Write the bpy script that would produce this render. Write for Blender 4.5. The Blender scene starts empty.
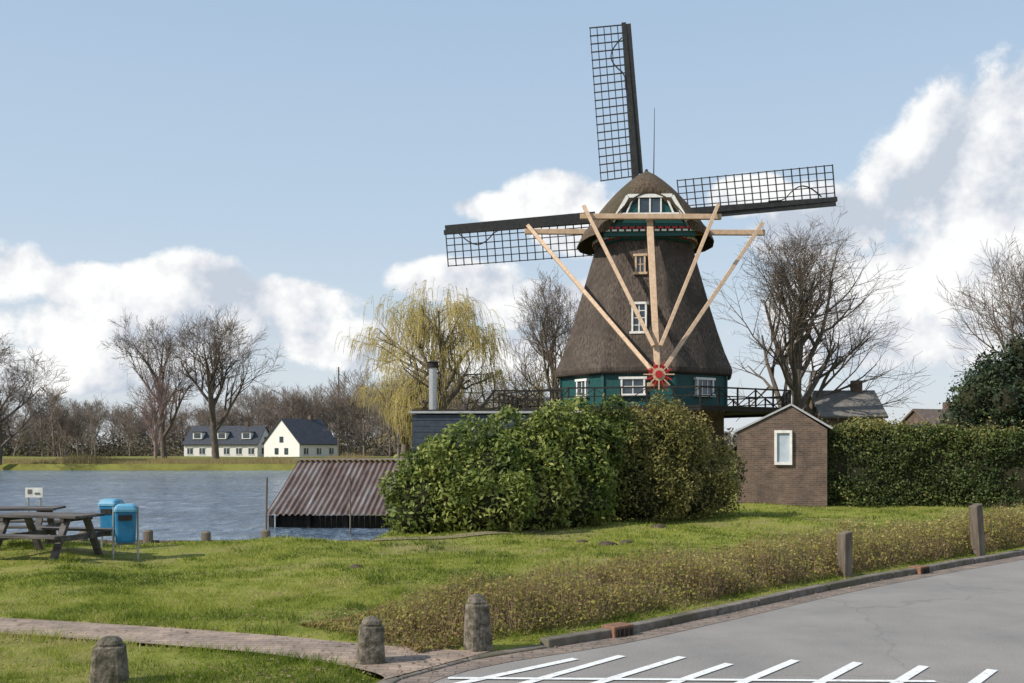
import bpy, math, random
import numpy as np
from mathutils import Vector, Matrix, noise as mnoise
R=math.radians
scene=bpy.context.scene
scene.view_settings.view_transform='Standard'
scene.view_settings.look='None'
scene.view_settings.exposure=0
rng=np.random.default_rng(7)

# ------------------------------------------------------------------ materials
def newmat(name):
    m=bpy.data.materials.new(name); m.use_nodes=True
    nt=m.node_tree; b=nt.nodes['Principled BSDF']
    return m,nt,b
def nmat(name,c1,c2=None,scale=5,rough=.8,bump=0.0,stretch=(1,1,1),detail=6,metal=0,c3=None,scale3=.5,bscale=None,lo=.35,hi=.65,spec=.3):
    m,nt,b=newmat(name)
    b.inputs['Roughness'].default_value=rough; b.inputs['Metallic'].default_value=metal
    b.inputs['Specular IOR Level'].default_value=spec
    tc=nt.nodes.new('ShaderNodeTexCoord'); mp=nt.nodes.new('ShaderNodeMapping'); mp.inputs['Scale'].default_value=stretch
    nt.links.new(tc.outputs['Object'],mp.inputs[0])
    n=nt.nodes.new('ShaderNodeTexNoise'); n.inputs['Scale'].default_value=scale; n.inputs['Detail'].default_value=detail; n.inputs['Roughness'].default_value=.6
    nt.links.new(mp.outputs[0],n.inputs['Vector'])
    r=nt.nodes.new('ShaderNodeValToRGB'); r.color_ramp.elements[0].position=lo; r.color_ramp.elements[1].position=hi
    c2=c2 or tuple(x*.7 for x in c1)
    r.color_ramp.elements[0].color=(*c1,1); r.color_ramp.elements[1].color=(*c2,1)
    nt.links.new(n.outputs[0],r.inputs[0]); out=r.outputs[0]
    if c3:
        n3=nt.nodes.new('ShaderNodeTexNoise'); n3.inputs['Scale'].default_value=scale3; n3.inputs['Detail'].default_value=5
        nt.links.new(tc.outputs['Object'],n3.inputs['Vector'])
        r3=nt.nodes.new('ShaderNodeValToRGB'); r3.color_ramp.elements[0].position=.45; r3.color_ramp.elements[1].position=.68
        r3.color_ramp.elements[0].color=(0,0,0,1); r3.color_ramp.elements[1].color=(1,1,1,1)
        nt.links.new(n3.outputs[0],r3.inputs[0])
        mx=nt.nodes.new('ShaderNodeMixRGB'); nt.links.new(r3.outputs[0],mx.inputs[0]); nt.links.new(out,mx.inputs[1]); mx.inputs[2].default_value=(*c3,1)
        out=mx.outputs[0]
    nt.links.new(out,b.inputs['Base Color'])
    if bump:
        bp=nt.nodes.new('ShaderNodeBump'); bp.inputs['Strength'].default_value=bump; bp.inputs['Distance'].default_value=.03
        if bscale:
            nb=nt.nodes.new('ShaderNodeTexNoise'); nb.inputs['Scale'].default_value=bscale; nb.inputs['Detail'].default_value=4
            nt.links.new(mp.outputs[0],nb.inputs['Vector']); nt.links.new(nb.outputs[0],bp.inputs['Height'])
        else: nt.links.new(n.outputs[0],bp.inputs['Height'])
        nt.links.new(bp.outputs[0],b.inputs['Normal'])
    return m
def leafmat(name,stops,rough=.5,trans=.3,spec=.3):
    m,nt,b=newmat(name)
    a=nt.nodes.new('ShaderNodeAttribute'); a.attribute_name='tint'
    r=nt.nodes.new('ShaderNodeValToRGB'); cr=r.color_ramp
    while len(cr.elements)<len(stops): cr.elements.new(.5)
    for e,(p,c) in zip(cr.elements,stops): e.position=p; e.color=(*c,1)
    nt.links.new(a.outputs['Fac'],r.inputs[0]); nt.links.new(r.outputs[0],b.inputs['Base Color'])
    b.inputs['Roughness'].default_value=rough; b.inputs['Specular IOR Level'].default_value=spec
    if trans>0:
        t=nt.nodes.new('ShaderNodeBsdfTranslucent'); nt.links.new(r.outputs[0],t.inputs[0])
        mx=nt.nodes.new('ShaderNodeMixShader'); mx.inputs[0].default_value=trans
        nt.links.new(b.outputs[0],mx.inputs[1]); nt.links.new(t.outputs[0],mx.inputs[2])
        nt.links.new(mx.outputs[0],nt.nodes['Material Output'].inputs[0])
    return m
def brickmat(name,c1,c2,mortar,scale=1,vert=True,bw=.22,rh=.065,ms=.012):
    m,nt,b=newmat(name); b.inputs['Roughness'].default_value=.9
    tc=nt.nodes.new('ShaderNodeTexCoord'); 
    br=nt.nodes.new('ShaderNodeTexBrick'); br.inputs['Scale'].default_value=scale
    br.inputs['Brick Width'].default_value=bw; br.inputs['Row Height'].default_value=rh; br.inputs['Mortar Size'].default_value=ms
    br.inputs['Color1'].default_value=(*c1,1); br.inputs['Color2'].default_value=(*c2,1); br.inputs['Mortar'].default_value=(*mortar,1)
    if vert:
        s=nt.nodes.new('ShaderNodeSeparateXYZ'); nt.links.new(tc.outputs['Object'],s.inputs[0])
        ad=nt.nodes.new('ShaderNodeMath'); nt.links.new(s.outputs[0],ad.inputs[0]); nt.links.new(s.outputs[1],ad.inputs[1])
        c=nt.nodes.new('ShaderNodeCombineXYZ'); nt.links.new(ad.outputs[0],c.inputs[0]); nt.links.new(s.outputs[2],c.inputs[1])
        nt.links.new(c.outputs[0],br.inputs['Vector'])
    else: nt.links.new(tc.outputs['Object'],br.inputs['Vector'])
    n=nt.nodes.new('ShaderNodeTexNoise'); n.inputs['Scale'].default_value=2.2; n.inputs['Detail'].default_value=8; n.inputs['Roughness'].default_value=.75
    nt.links.new(tc.outputs['Object'],n.inputs['Vector'])
    r=nt.nodes.new('ShaderNodeValToRGB'); r.color_ramp.elements[0].position=.3; r.color_ramp.elements[1].position=.7
    r.color_ramp.elements[0].color=(.4,.4,.42,1); r.color_ramp.elements[1].color=(1.15,1.08,1,1)
    nt.links.new(n.outputs[0],r.inputs[0])
    mx=nt.nodes.new('ShaderNodeMixRGB'); mx.blend_type='MULTIPLY'; mx.inputs[0].default_value=1
    nt.links.new(br.outputs[0],mx.inputs[1]); nt.links.new(r.outputs[0],mx.inputs[2]); nt.links.new(mx.outputs[0],b.inputs['Base Color'])
    return m
M={}
M['thatch']=nmat('thatch',(.034,.026,.021),(.125,.098,.08),13,.95,1.0,(1,1,.10),c3=(.05,.04,.032),scale3=.6)
M['thatchcap']=nmat('thatch_cap',(.042,.03,.02),(.14,.10,.068),11,.95,1.0,(1,1,.25),c3=(.06,.052,.03),scale3=.8)
M['green']=nmat('green_paint',(.010,.055,.055),(.016,.08,.075),8,.5,.1)
M['white']=nmat('white_paint',(.78,.77,.73),(.62,.6,.56),6,.5)
M['cream']=nmat('cream_beam_paint',(.56,.40,.27),(.42,.29,.19),5,.65,.1)
M['red']=nmat('red_paint',(.45,.03,.03),(.3,.02,.02),8,.5)
M['black']=nmat('black_tarred_wood',(.016,.014,.012),(.034,.029,.025),8,.7,.2,spec=.2)
M['sailwood']=nmat('sail_stock_wood',(.018,.02,.02),(.035,.033,.03),4,.6)
M['glass']=nmat('window_glass',(.02,.03,.04),(.05,.07,.09),2,.08,spec=.8)
M['brick']=brickmat('brown_brick',(.115,.066,.048),(.185,.118,.085),(.16,.14,.12))
M['rooftile']=nmat('dark_roof_tiles',(.03,.035,.045),(.06,.065,.08),3,.7)
M['greytile']=nmat('grey_roof_tiles',(.12,.11,.10),(.19,.175,.16),3,.8)
M['browntile']=nmat('brown_roof_tiles',(.10,.075,.06),(.16,.12,.10),3,.8)
M['stone']=nmat('weathered_stone',(.08,.068,.052),(.25,.21,.165),22,.95,.8,c3=(.06,.055,.035),scale3=9)
M['kerb']=nmat('concrete_kerb',(.12,.10,.085),(.23,.20,.17),9,.95,.4,c3=(.09,.08,.05),scale3=1.3)
M['wood']=nmat('weathered_wood',(.09,.07,.055),(.2,.165,.13),7,.9,.5,(1,1,.2))
M['tablewood']=nmat('table_wood',(.05,.045,.042),(.15,.13,.12),7,.85,.5,(.2,1,1))
M['blue']=nmat('blue_plastic',(.012,.13,.28),(.02,.18,.36),5,.4,c3=(.06,.2,.32),scale3=4)
M['steel']=nmat('galvanised_steel',(.35,.35,.35),(.5,.5,.5),20,.4,metal=.7)
M['lead']=nmat('zinc_roof',(.30,.31,.32),(.42,.42,.42),5,.5)
M['rust']=nmat('rusty_drain_cover',(.25,.13,.08),(.14,.08,.05),20,.9,.4)
M['bark']=nmat('bark',(.075,.06,.047),(.155,.125,.10),5,.95,.5,(1,1,.3))
M['barktwig']=nmat('bark_twigs',(.12,.094,.072),(.19,.15,.12),2,.95)
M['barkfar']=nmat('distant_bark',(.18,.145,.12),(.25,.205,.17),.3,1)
M['barkpink']=nmat('birch_bark',(.21,.14,.12),(.28,.20,.17),2,1)
M['willowbark']=nmat('willow_twig',(.42,.33,.11),(.55,.45,.18),.8,.8)
M['darkcore']=nmat('inner_shade_hull',(.018,.02,.008),(.035,.03,.016),6,1)  # closed hull inside the foliage, inner shade put into its dark colour
M['bluegrey']=nmat('blue_black_cladding',(.035,.045,.065),(.06,.07,.09),6,.6)
M['soil']=nmat('bare_soil',(.24,.2,.12),(.14,.12,.06),6,1,.5)
M['dirt']=nmat('molehill_soil',(.10,.075,.05),(.05,.038,.025),12,1,.8)

# ------------------------------------------------------------------ mesh helpers
def link(o):
    scene.collection.objects.link(o); return o
def empty(name,loc=(0,0,0),rz=0):
    e=bpy.data.objects.new(name,None); e.location=loc; e.rotation_euler=(0,0,rz); return link(e)
class MB:
    def __init__(s): s.v=[];s.f=[];s.m=[];s.mi=0
    def add(s,vs,fs):
        o=len(s.v); s.v+= [tuple(x) for x in vs]
        for f in fs: s.f.append([i+o for i in f]); s.m.append(s.mi)
    def box(s,c,d,rz=0,bev=0):
        x,y,z=[q/2 for q in d]; co,si=math.cos(rz),math.sin(rz); vs=[]
        for sx,sy,sz in [(-1,-1,-1),(1,-1,-1),(1,1,-1),(-1,1,-1),(-1,-1,1),(1,-1,1),(1,1,1),(-1,1,1)]:
            a,b=sx*x,sy*y; vs.append((c[0]+a*co-b*si,c[1]+a*si+b*co,c[2]+sz*z))
        s.add(vs,[(0,3,2,1),(4,5,6,7),(0,1,5,4),(1,2,6,5),(2,3,7,6),(3,0,4,7)])
    def beam(s,p0,p1,w,h,up=(0,0,1),w1=None,h1=None):
        p0=Vector(p0);p1=Vector(p1); d=(p1-p0).normalized(); u=Vector(up)
        if abs(d.dot(u))>.98: u=Vector((0,1,0))
        a=d.cross(u).normalized(); b=a.cross(d).normalized(); w1=w1 or w; h1=h1 or h
        vs=[]
        for p,ww,hh in ((p0,w,h),(p1,w1,h1)):
            for sa,sb in ((-1,-1),(1,-1),(1,1),(-1,1)): vs.append(p+a*sa*ww/2+b*sb*hh/2)
        s.add(vs,[(0,1,2,3),(7,6,5,4),(0,4,5,1),(1,5,6,2),(2,6,7,3),(3,7,4,0)])
    def tube(s,p0,p1,r0,r1=None,n=10):
        r1=r0 if r1 is None else r1
        p0=Vector(p0);p1=Vector(p1); d=(p1-p0).normalized(); u=Vector((0,0,1)) if abs(d.z)<.9 else Vector((1,0,0))
        a=d.cross(u).normalized(); b=a.cross(d)
        vs=[];
        for p,r in ((p0,r0),(p1,r1)):
            for i in range(n):
                t=2*math.pi*i/n; vs.append(p+a*r*math.cos(t)+b*r*math.sin(t))
        fs=[(i,(i+1)%n,n+(i+1)%n,n+i) for i in range(n)]+[tuple(range(n))[::-1],tuple(range(n,2*n))]
        s.add(vs,fs)
    def loft(s,rings,closed=True,cap=True):
        n=len(rings[0]); vs=[p for r in rings for p in r]; fs=[]
        for k in range(len(rings)-1):
            for i in range(n if closed else n-1):
                j=(i+1)%n; fs.append((k*n+i,k*n+j,(k+1)*n+j,(k+1)*n+i))
        if cap: fs+= [tuple(range(n))[::-1],tuple(range((len(rings)-1)*n,len(rings)*n))]
        s.add(vs,fs)
    def obj(s,name,mats,parent=None,smooth=False,bevel=0):
        me=bpy.data.meshes.new(name); me.from_pydata(s.v,[],s.f); 
        for m in (mats if isinstance(mats,list) else [mats]): me.materials.append(M[m] if isinstance(m,str) else m)
        me.polygons.foreach_set('material_index',s.m)
        if smooth: me.polygons.foreach_set('use_smooth',[True]*len(me.polygons))
        me.update(); o=bpy.data.objects.new(name,me); link(o)
        if parent: o.parent=parent
        if bevel:
            b=o.modifiers.new('bevel','BEVEL'); b.width=bevel; b.segments=2; b.limit_method='ANGLE'
        return o
def npmesh(name,V,F,mats,tint=None,midx=None,smooth=False):
    me=bpy.data.meshes.new(name); V=np.asarray(V,dtype=np.float32)
    me.vertices.add(len(V)); me.vertices.foreach_set('co',V.ravel())
    loops=np.concatenate([f.ravel() for f in F]).astype(np.int32)
    sizes=np.concatenate([np.full(len(f),f.shape[1]) for f in F])
    me.loops.add(len(loops)); me.loops.foreach_set('vertex_index',loops)
    me.polygons.add(len(sizes)); st=np.concatenate([[0],np.cumsum(sizes)[:-1]]).astype(np.int32)
    me.polygons.foreach_set('loop_start',st)
    for m in mats: me.materials.append(M[m] if isinstance(m,str) else m)
    if midx is not None: me.polygons.foreach_set('material_index',midx.astype(np.int32))
    if smooth: me.polygons.foreach_set('use_smooth',np.ones(len(sizes),dtype=bool))
    if tint is not None:
        a=me.attributes.new('tint','FLOAT','POINT'); a.data.foreach_set('value',np.asarray(tint,dtype=np.float32))
    me.update(calc_edges=True); me.validate()
    return me
def addobj(name,me,loc=(0,0,0),rz=0,scale=(1,1,1),parent=None):
    o=bpy.data.objects.new(name,me); o.location=loc; o.rotation_euler=(0,0,rz); o.scale=scale; link(o)
    if parent: o.parent=parent
    return o

# ------------------------------------------------------------------ layout functions
def catmull(P,n=12):
    P=[np.array(p,float) for p in P]; P=[2*P[0]-P[1]]+P+[2*P[-1]-P[-2]]; out=[]
    for i in range(1,len(P)-2):
        for k in range(n):
            t=k/n; a,b,c,d=P[i-1],P[i],P[i+1],P[i+2]
            out.append(.5*((2*b)+(-a+c)*t+(2*a-5*b+4*c-d)*t*t+(-a+3*b-3*c+d)*t**3))
    out.append(P[-2]); return np.array(out)
KERB=catmull([(-1.5,-6),(-1.35,3),(-1.25,7.2),(-1.0,8.5),(-.35,9.4),(1.0,10.45),(2.5,11.95),(5.0,14.5),(9.7,18.7),(16,24.2),(30,35),(60,56)])
def kdist(x,y):
    x=np.asarray(x,float).ravel(); y=np.asarray(y,float).ravel(); out=np.empty(len(x))
    A=KERB[:-1];B=KERB[1:];D=B-A;L2=(D**2).sum(1)
    for s in range(0,len(x),20000):
        px=x[s:s+20000,None];py=y[s:s+20000,None]
        t=np.clip(((px-A[:,0])*D[:,0]+(py-A[:,1])*D[:,1])/L2,0,1)
        qx=A[:,0]+t*D[:,0]; qy=A[:,1]+t*D[:,1]; d2=(px-qx)**2+(py-qy)**2; k=d2.argmin(1); r=np.arange(len(k))
        cr=D[k,0]*(py[:,0]-A[k,1])-D[k,1]*(px[:,0]-A[k,0])
        out[s:s+20000]=np.sqrt(d2[r,k])*np.sign(cr)
    return out
PATHC=catmull([(-30,15.5),(-14,12.8),(-8,11.45),(-5.6,10.85),(-3.5,10.2),(-2.2,9.72),(-1.4,9.4),(-.62,9.05)])
PATHD=np.concatenate([np.linspace(PATHC[i],PATHC[i+1],6,endpoint=False) for i in range(len(PATHC)-1)])
def pathdist(x,y):
    """distance from the footpath centre line, scaled so that the flared mouth at the road also reads as path"""
    x=np.asarray(x,float).ravel(); y=np.asarray(y,float).ravel(); out=np.empty(len(x))
    sc=1+.75*np.clip((PATHD[:,0]+2.2)/1.5,0,1)**1.5
    for s in range(0,len(x),20000):
        d=np.sqrt((x[s:s+20000,None]-PATHD[:,0])**2+(y[s:s+20000,None]-PATHD[:,1])**2)/sc; out[s:s+20000]=d.min(1)
    return out
def lake(x,y):
    xs=np.interp(y,[15,38,55,113,200],[-3.0,-3.0,-8,-17,-20])
    ys=20.9+.15*np.sin(x*.35)
    return np.minimum(np.minimum(y-ys,xs-x),113+1.5*np.sin(x*.05)-y)
def sm(a,b,x):
    t=np.clip((x-a)/(b-a),0,1); return t*t*(3-2*t)
def height(x,y):
    x=np.asarray(x,float);y=np.asarray(y,float); sh=x.shape
    kd=kdist(x,y).reshape(sh); d=lake(x,y); pd=pathdist(x,y).reshape(sh)
    h=-.02+.09*sm(.1,.5,kd)
    h=h-.09*(1-sm(.3,.48,pd))*sm(.05,.3,kd)
    b=.035*np.sin(x*1.3+y*.7)+.03*np.sin(x*.6-y*1.1+1)+.02*np.sin(x*2.7+1.3*y)
    mask=sm(2.5,6,kd)*sm(11.5,15,y+.0*x)*(1-sm(45,60,y))
    h=h+mask*b
    h=h+np.where(y>105,.50*sm(113,119,y)*(1-sm(150,175,y)*1.3)+.06*np.sin(x*.21)*sm(113,119,y),0)
    h=h*(1-sm(-.15,.05,d))+sm(-.15,.05,d)*(-.3)
    h=h-1.5*sm(.0,1.2,d)
    return h
def fbm(P,sc):
    P=P*sc; return (np.sin(P[:,0]*1.7+1.3*np.sin(P[:,1]*1.1+P[:,2]))+np.sin(P[:,1]*2.3+1.1*np.sin(P[:,2]*1.9+P[:,0]*.7))+np.sin(P[:,2]*2.9+1.7*np.sin(P[:,0]*1.3)+P[:,1]*.9))/3

def axis(parts):
    a=[]
    for lo,hi,st in parts: a+=list(np.arange(lo,hi,st))
    a.append(parts[-1][1]); return np.array(a)
gx=axis([(-1600,-400,150),(-400,-120,20),(-120,-36,3),(-36,-18,1),(-18,14,.25),(14,40,1),(40,120,5),(120,400,30),(400,1600,150)])
gy=axis([(-60,0,6),(0,6,1),(6,12,.125),(12,36,.25),(36,60,.8),(60,105,3),(105,125,.7),(125,180,4),(180,400,20),(400,2600,200)])
X,Y=np.meshgrid(gx,gy); Z=height(X,Y)
nx,ny=len(gx),len(gy); idx=np.arange(nx*ny).reshape(ny,nx)
F=np.stack([idx[:-1,:-1],idx[:-1,1:],idx[1:,1:],idx[1:,:-1]],-1).reshape(-1,4)
m,nt,b=newmat('lawn_ground'); b.inputs['Roughness'].default_value=1; b.inputs['Specular IOR Level'].default_value=.1
tc=nt.nodes.new('ShaderNodeTexCoord')
def noise(nt,sc,det=5,ro=.6,vec=None):
    n=nt.nodes.new('ShaderNodeTexNoise'); n.inputs['Scale'].default_value=sc; n.inputs['Detail'].default_value=det; n.inputs['Roughness'].default_value=ro
    if vec: nt.links.new(vec,n.inputs['Vector'])
    return n
def ramp(nt,src,stops):
    r=nt.nodes.new('ShaderNodeValToRGB'); cr=r.color_ramp
    while len(cr.elements)<len(stops): cr.elements.new(.5)
    for e,(p,c) in zip(cr.elements,stops): e.position=p; e.color=(*c,1)
    nt.links.new(src,r.inputs[0]); return r
n1=noise(nt,2.2,8,.7,tc.outputs['Object']); r1=ramp(nt,n1.outputs[0],[(.3,(.11,.13,.022)),(.5,(.20,.215,.04)),(.72,(.30,.26,.09))])
n2=noise(nt,.35,6,.65,tc.outputs['Object']); r2=ramp(nt,n2.outputs[0],[(.50,(0,0,0)),(.70,(1,1,1))])
mx=nt.nodes.new('ShaderNodeMixRGB'); nt.links.new(r2.outputs[0],mx.inputs[0]); nt.links.new(r1.outputs[0],mx.inputs[1]); mx.inputs[2].default_value=(.25,.20,.10,1)
sp=nt.nodes.new('ShaderNodeSeparateXYZ'); nt.links.new(tc.outputs['Object'],sp.inputs[0])
fr_=nt.nodes.new('ShaderNodeMapRange'); nt.links.new(sp.outputs[1],fr_.inputs[0]); fr_.inputs[1].default_value=70; fr_.inputs[2].default_value=110
n4=noise(nt,.25,6,.7,tc.outputs['Object']); r4=ramp(nt,n4.outputs[0],[(.35,(.12,.105,.035)),(.55,(.19,.19,.045)),(.7,(.24,.19,.085))])
m4=nt.nodes.new('ShaderNodeMixRGB'); nt.links.new(fr_.outputs[0],m4.inputs[0]); nt.links.new(mx.outputs[0],m4.inputs[1]); nt.links.new(r4.outputs[0],m4.inputs[2])
nt.links.new(m4.outputs[0],b.inputs['Base Color'])
n3=noise(nt,25,4,.7,tc.outputs['Object']); bp=nt.nodes.new('ShaderNodeBump'); bp.inputs['Strength'].default_value=.6; bp.inputs['Distance'].default_value=.05
nt.links.new(n3.outputs[0],bp.inputs['Height']); nt.links.new(bp.outputs[0],b.inputs['Normal'])
me=npmesh('ground',np.stack([X.ravel(),Y.ravel(),Z.ravel()],1),[F],[m],smooth=True); addobj('ground',me)
n=9000; x=rng.uniform(-75,-16,n); y=rng.uniform(113.5,117,n); z=height(x,y); hh=rng.uniform(.2,.7,n)*(.6+.6*np.clip(np.sin(x*.6)+np.sin(x*.23),0,2))
a=rng.normal(0,.12,n); V=np.stack([np.stack([x-.04,y,z-.05],1),np.stack([x+.04,y,z-.05],1),np.stack([x+a,y,z+hh],1)],1).reshape(-1,3)
reedm=leafmat('reed_stems',[(0,(.16,.12,.05)),(1,(.34,.27,.13))],.9,0)
addobj('reed_fringe',npmesh('reed_fringe',V,[np.arange(len(V)).reshape(-1,3)],[reedm],np.repeat(rng.random(n),3)))

# lake water
m,nt,b=newmat('lake_water'); b.inputs['Roughness'].default_value=.10; b.inputs['IOR'].default_value=1.33
tc=nt.nodes.new('ShaderNodeTexCoord'); mp=nt.nodes.new('ShaderNodeMapping'); mp.inputs['Scale'].default_value=(1.3,.5,1); nt.links.new(tc.outputs['Object'],mp.inputs[0])
na=noise(nt,1.5,5,.65,mp.outputs[0])
mp2=nt.nodes.new('ShaderNodeMapping'); mp2.inputs['Scale'].default_value=(.05,.12,1); nt.links.new(tc.outputs['Object'],mp2.inputs[0]); nb=noise(nt,1.0,4,.6,mp2.outputs[0])
bp=nt.nodes.new('ShaderNodeBump'); bp.inputs['Strength'].default_value=1; bp.inputs['Distance'].default_value=.36
nt.links.new(na.outputs[0],bp.inputs['Height']); nt.links.new(bp.outputs[0],b.inputs['Normal'])
ad=nt.nodes.new('ShaderNodeMath'); ad.operation='MULTIPLY_ADD'; nt.links.new(nb.outputs[0],ad.inputs[0]); ad.inputs[1].default_value=.6; nt.links.new(na.outputs[0],ad.inputs[2])
rw=ramp(nt,ad.outputs[0],[(.60,(.06,.09,.135)),(.80,(.12,.17,.23)),(.96,(.22,.28,.35))]); nt.links.new(rw.outputs[0],b.inputs['Base Color'])
wx_=axis([(-400,-70,30),(-70,-1,.35)]); wy_=axis([(20.6,60,.35),(60,116,.8)]); WX,WY=np.meshgrid(wx_,wy_)
WZ=-.6+.010*np.sin(WX*1.1+WY*2.1+1.5*np.sin(WX*.31))+.009*np.sin(WX*-.9+WY*3.3+1.2*np.sin(WY*.4))+.006*np.sin(WX*2.3+WY*1.2)
id=np.arange(WX.size).reshape(WX.shape); F=np.stack([id[:-1,:-1],id[:-1,1:],id[1:,1:],id[1:,:-1]],-1).reshape(-1,4)
addobj('lake_water',npmesh('lake_water',np.stack([WX.ravel(),WY.ravel(),WZ.ravel()],1),[F],[m],smooth=True))

q=MB()
xs=np.arange(-40,-2.9,.22)
for i,x in enumerate(xs):
    y=20.9+.15*math.sin(x*.35); hh=.05+.03*rng.random(); q.box((x,y-.03,hh-.45),(.2,.06,.9),0)
q.obj('timber_shore_edging','wood')

def asphalt():
    m,nt,b=newmat('asphalt'); b.inputs['Roughness'].default_value=.9; b.inputs['Specular IOR Level'].default_value=.25
    tc=nt.nodes.new('ShaderNodeTexCoord')
    a=noise(nt,70,3,.8,tc.outputs['Object']); ra=ramp(nt,a.outputs[0],[(.3,(.15,.142,.135)),(.7,(.36,.34,.32))])
    c=noise(nt,.8,7,.65,tc.outputs['Object']); rc=ramp(nt,c.outputs[0],[(.3,(.78,.77,.77)),(.7,(1.1,1.07,1.03))])
    mx=nt.nodes.new('ShaderNodeMixRGB'); mx.blend_type='MULTIPLY'; mx.inputs[0].default_value=1
    nt.links.new(ra.outputs[0],mx.inputs[1]); nt.links.new(rc.outputs[0],mx.inputs[2])
    v=nt.nodes.new('ShaderNodeTexVoronoi'); v.feature='DISTANCE_TO_EDGE'; v.inputs['Scale'].default_value=.3
    w=noise(nt,1.5,5,.6,tc.outputs['Object']); vm=nt.nodes.new('ShaderNodeMixRGB'); vm.inputs[0].default_value=.35
    nt.links.new(tc.outputs['Object'],vm.inputs[1]); nt.links.new(w.outputs['Color'],vm.inputs[2]); nt.links.new(vm.outputs[0],v.inputs['Vector'])
    rv=ramp(nt,v.outputs[0],[(0,(.6,.6,.6)),(.004,(1,1,1))])
    m2=nt.nodes.new('ShaderNodeMixRGB'); m2.blend_type='MULTIPLY'; m2.inputs[0].default_value=.5
    nt.links.new(mx.outputs[0],m2.inputs[1]); nt.links.new(rv.outputs[0],m2.inputs[2]); nt.links.new(m2.outputs[0],b.inputs['Base Color'])
    bp=nt.nodes.new('ShaderNodeBump'); bp.inputs['Strength'].default_value=.4; bp.inputs['Distance'].default_value=.01
    nt.links.new(a.outputs[0],bp.inputs['Height']); nt.links.new(bp.outputs[0],b.inputs['Normal'])
    return m
K=KERB; q=MB(); 
vs=[(k[0]-.02,k[1],.0) for k in K]+[(80,k[1]-(0 if k[1]<9.3 else (k[1]-9.3)*.9),.0) for k in K]; n=len(K)
q.add(vs,[(i,n+i,n+i+1,i+1) for i in range(n-1)]); q.obj('asphalt_road',asphalt())
def off(C,d):
    T=np.gradient(C,axis=0); T/=np.linalg.norm(T,axis=1)[:,None]; return C+np.stack([-T[:,1],T[:,0]],1)*d
seg=np.linalg.norm(np.diff(K,axis=0),axis=1); cum=np.concatenate([[0],np.cumsum(seg)])
def along(s): return np.array([np.interp(s,cum,K[:,0]),np.interp(s,cum,K[:,1])])
q=MB(); s=8.0
while s<cum[-1]-1:
    L=.95; a=along(s+.006); c=along(s+L-.006); d=c-a; ang=math.atan2(d[1],d[0]); mid=(a+c)/2
    nrm=np.array([-math.sin(ang),math.cos(ang)]); mid=mid+nrm*.06
    j=rng.normal(0,.005,2)
    low=.07 if (7.5<mid[1]<10.0) else 0
    zt=.008+rng.normal(0,.003)-low
    q.box((mid[0]+j[0],mid[1]+j[1],zt),(np.linalg.norm(d),.14,.16),ang)
    s+=L
q.obj('road_kerb','kerb',bevel=.015)
q=MB(); a=off(K,-.02); c=off(K,-.30); n=len(K)
q.add([(p[0],p[1],.004) for p in a]+[(p[0],p[1],.004) for p in c],[(i,n+i,n+i+1,i+1) for i in range(n-1)])
q.obj('road_gutter',brickmat('gutter_bricks',(.22,.17,.14),(.29,.235,.20),(.15,.125,.10),vert=False,bw=.2,rh=.1,ms=.008))
def paint():
    m,nt,b=newmat('worn_white_road_paint'); b.inputs['Roughness'].default_value=.7
    tc=nt.nodes.new('ShaderNodeTexCoord'); a=noise(nt,16,8,.85,tc.outputs['Object'])
    r=ramp(nt,a.outputs[0],[(.36,(.33,.32,.31)),(.48,(.74,.73,.71))]); nt.links.new(r.outputs[0],b.inputs['Base Color']); return m
q=MB()
ST=[((-1.0,7.9),(.6,9.42)),((-.35,7.9),(1.05,9.55)),((.3,7.95),(1.62,9.5)),((.9,7.9),(2.0,9.2)),((1.5,7.9),(2.65,9.35)),((2.1,7.8),(3.2,9.25)),((2.75,7.8),(3.75,9.1)),((3.4,7.8),(4.3,8.95)),((4.1,7.8),(4.9,8.8))]
for k,(a,c) in enumerate(ST):
    a=np.array(a);c=np.array(c); d=(c-a)/np.linalg.norm(c-a); nn=np.array([-d[1],d[0]])*.045
    q.add([(*(a-nn),.0085+k*1e-4),(*(c-nn),.0085+k*1e-4),(*(c+nn),.0085+k*1e-4),(*(a+nn),.0085+k*1e-4)],[(0,1,2,3)])
for k,(a,c) in enumerate([((-.55,8.62),(3.6,8.50))]):
    a=np.array(a);c=np.array(c); d=(c-a)/np.linalg.norm(c-a); nn=np.array([-d[1],d[0]])*.035
    q.add([(*(a-nn),.0105),(*(c-nn),.0105),(*(c+nn),.0105),(*(a+nn),.0105)],[(0,1,2,3)])
q.obj('road_marking',paint())
q=MB(); a=off(PATHC,.38); c=off(PATHC,-.40); n=len(PATHC); A=[];C=[]
for i in range(n):
    t=min(1,max(0,(PATHC[i][0]+2.2)/1.58)); z=.075-.05*t
    pa=np.array(a[i])*(1-t**2)+np.array((-.18,9.72))*t**2; pc=np.array(c[i])*(1-t**2)+np.array((-1.12,8.45))*t**2
    A.append((pa[0],pa[1],z));C.append((pc[0],pc[1],z))
q.add(A+C,[(i,n+i,n+i+1,i+1) for i in range(n-1)])
q.obj('brick_footpath',brickmat('path_bricks',(.31,.235,.185),(.40,.31,.25),(.2,.17,.135),vert=False,bw=.2,rh=.1,ms=.006))
q=MB(); E=catmull([(-2.9,20.6),(-1.7,20.9),(-.2,21.6),(.7,23.2),(1.6,24.4)]); rows_=[]
for o_ in (.3,.15,0,-.12,-.2):
    p=off(E,o_+.0); zz=height(p[:,0],p[:,1])+.02; rows_.append([(a[0],a[1],z) for a,z in zip(p,zz)])
q.loft(rows_,closed=False,cap=False); q.obj('bare_soil_path','soil')

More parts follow.
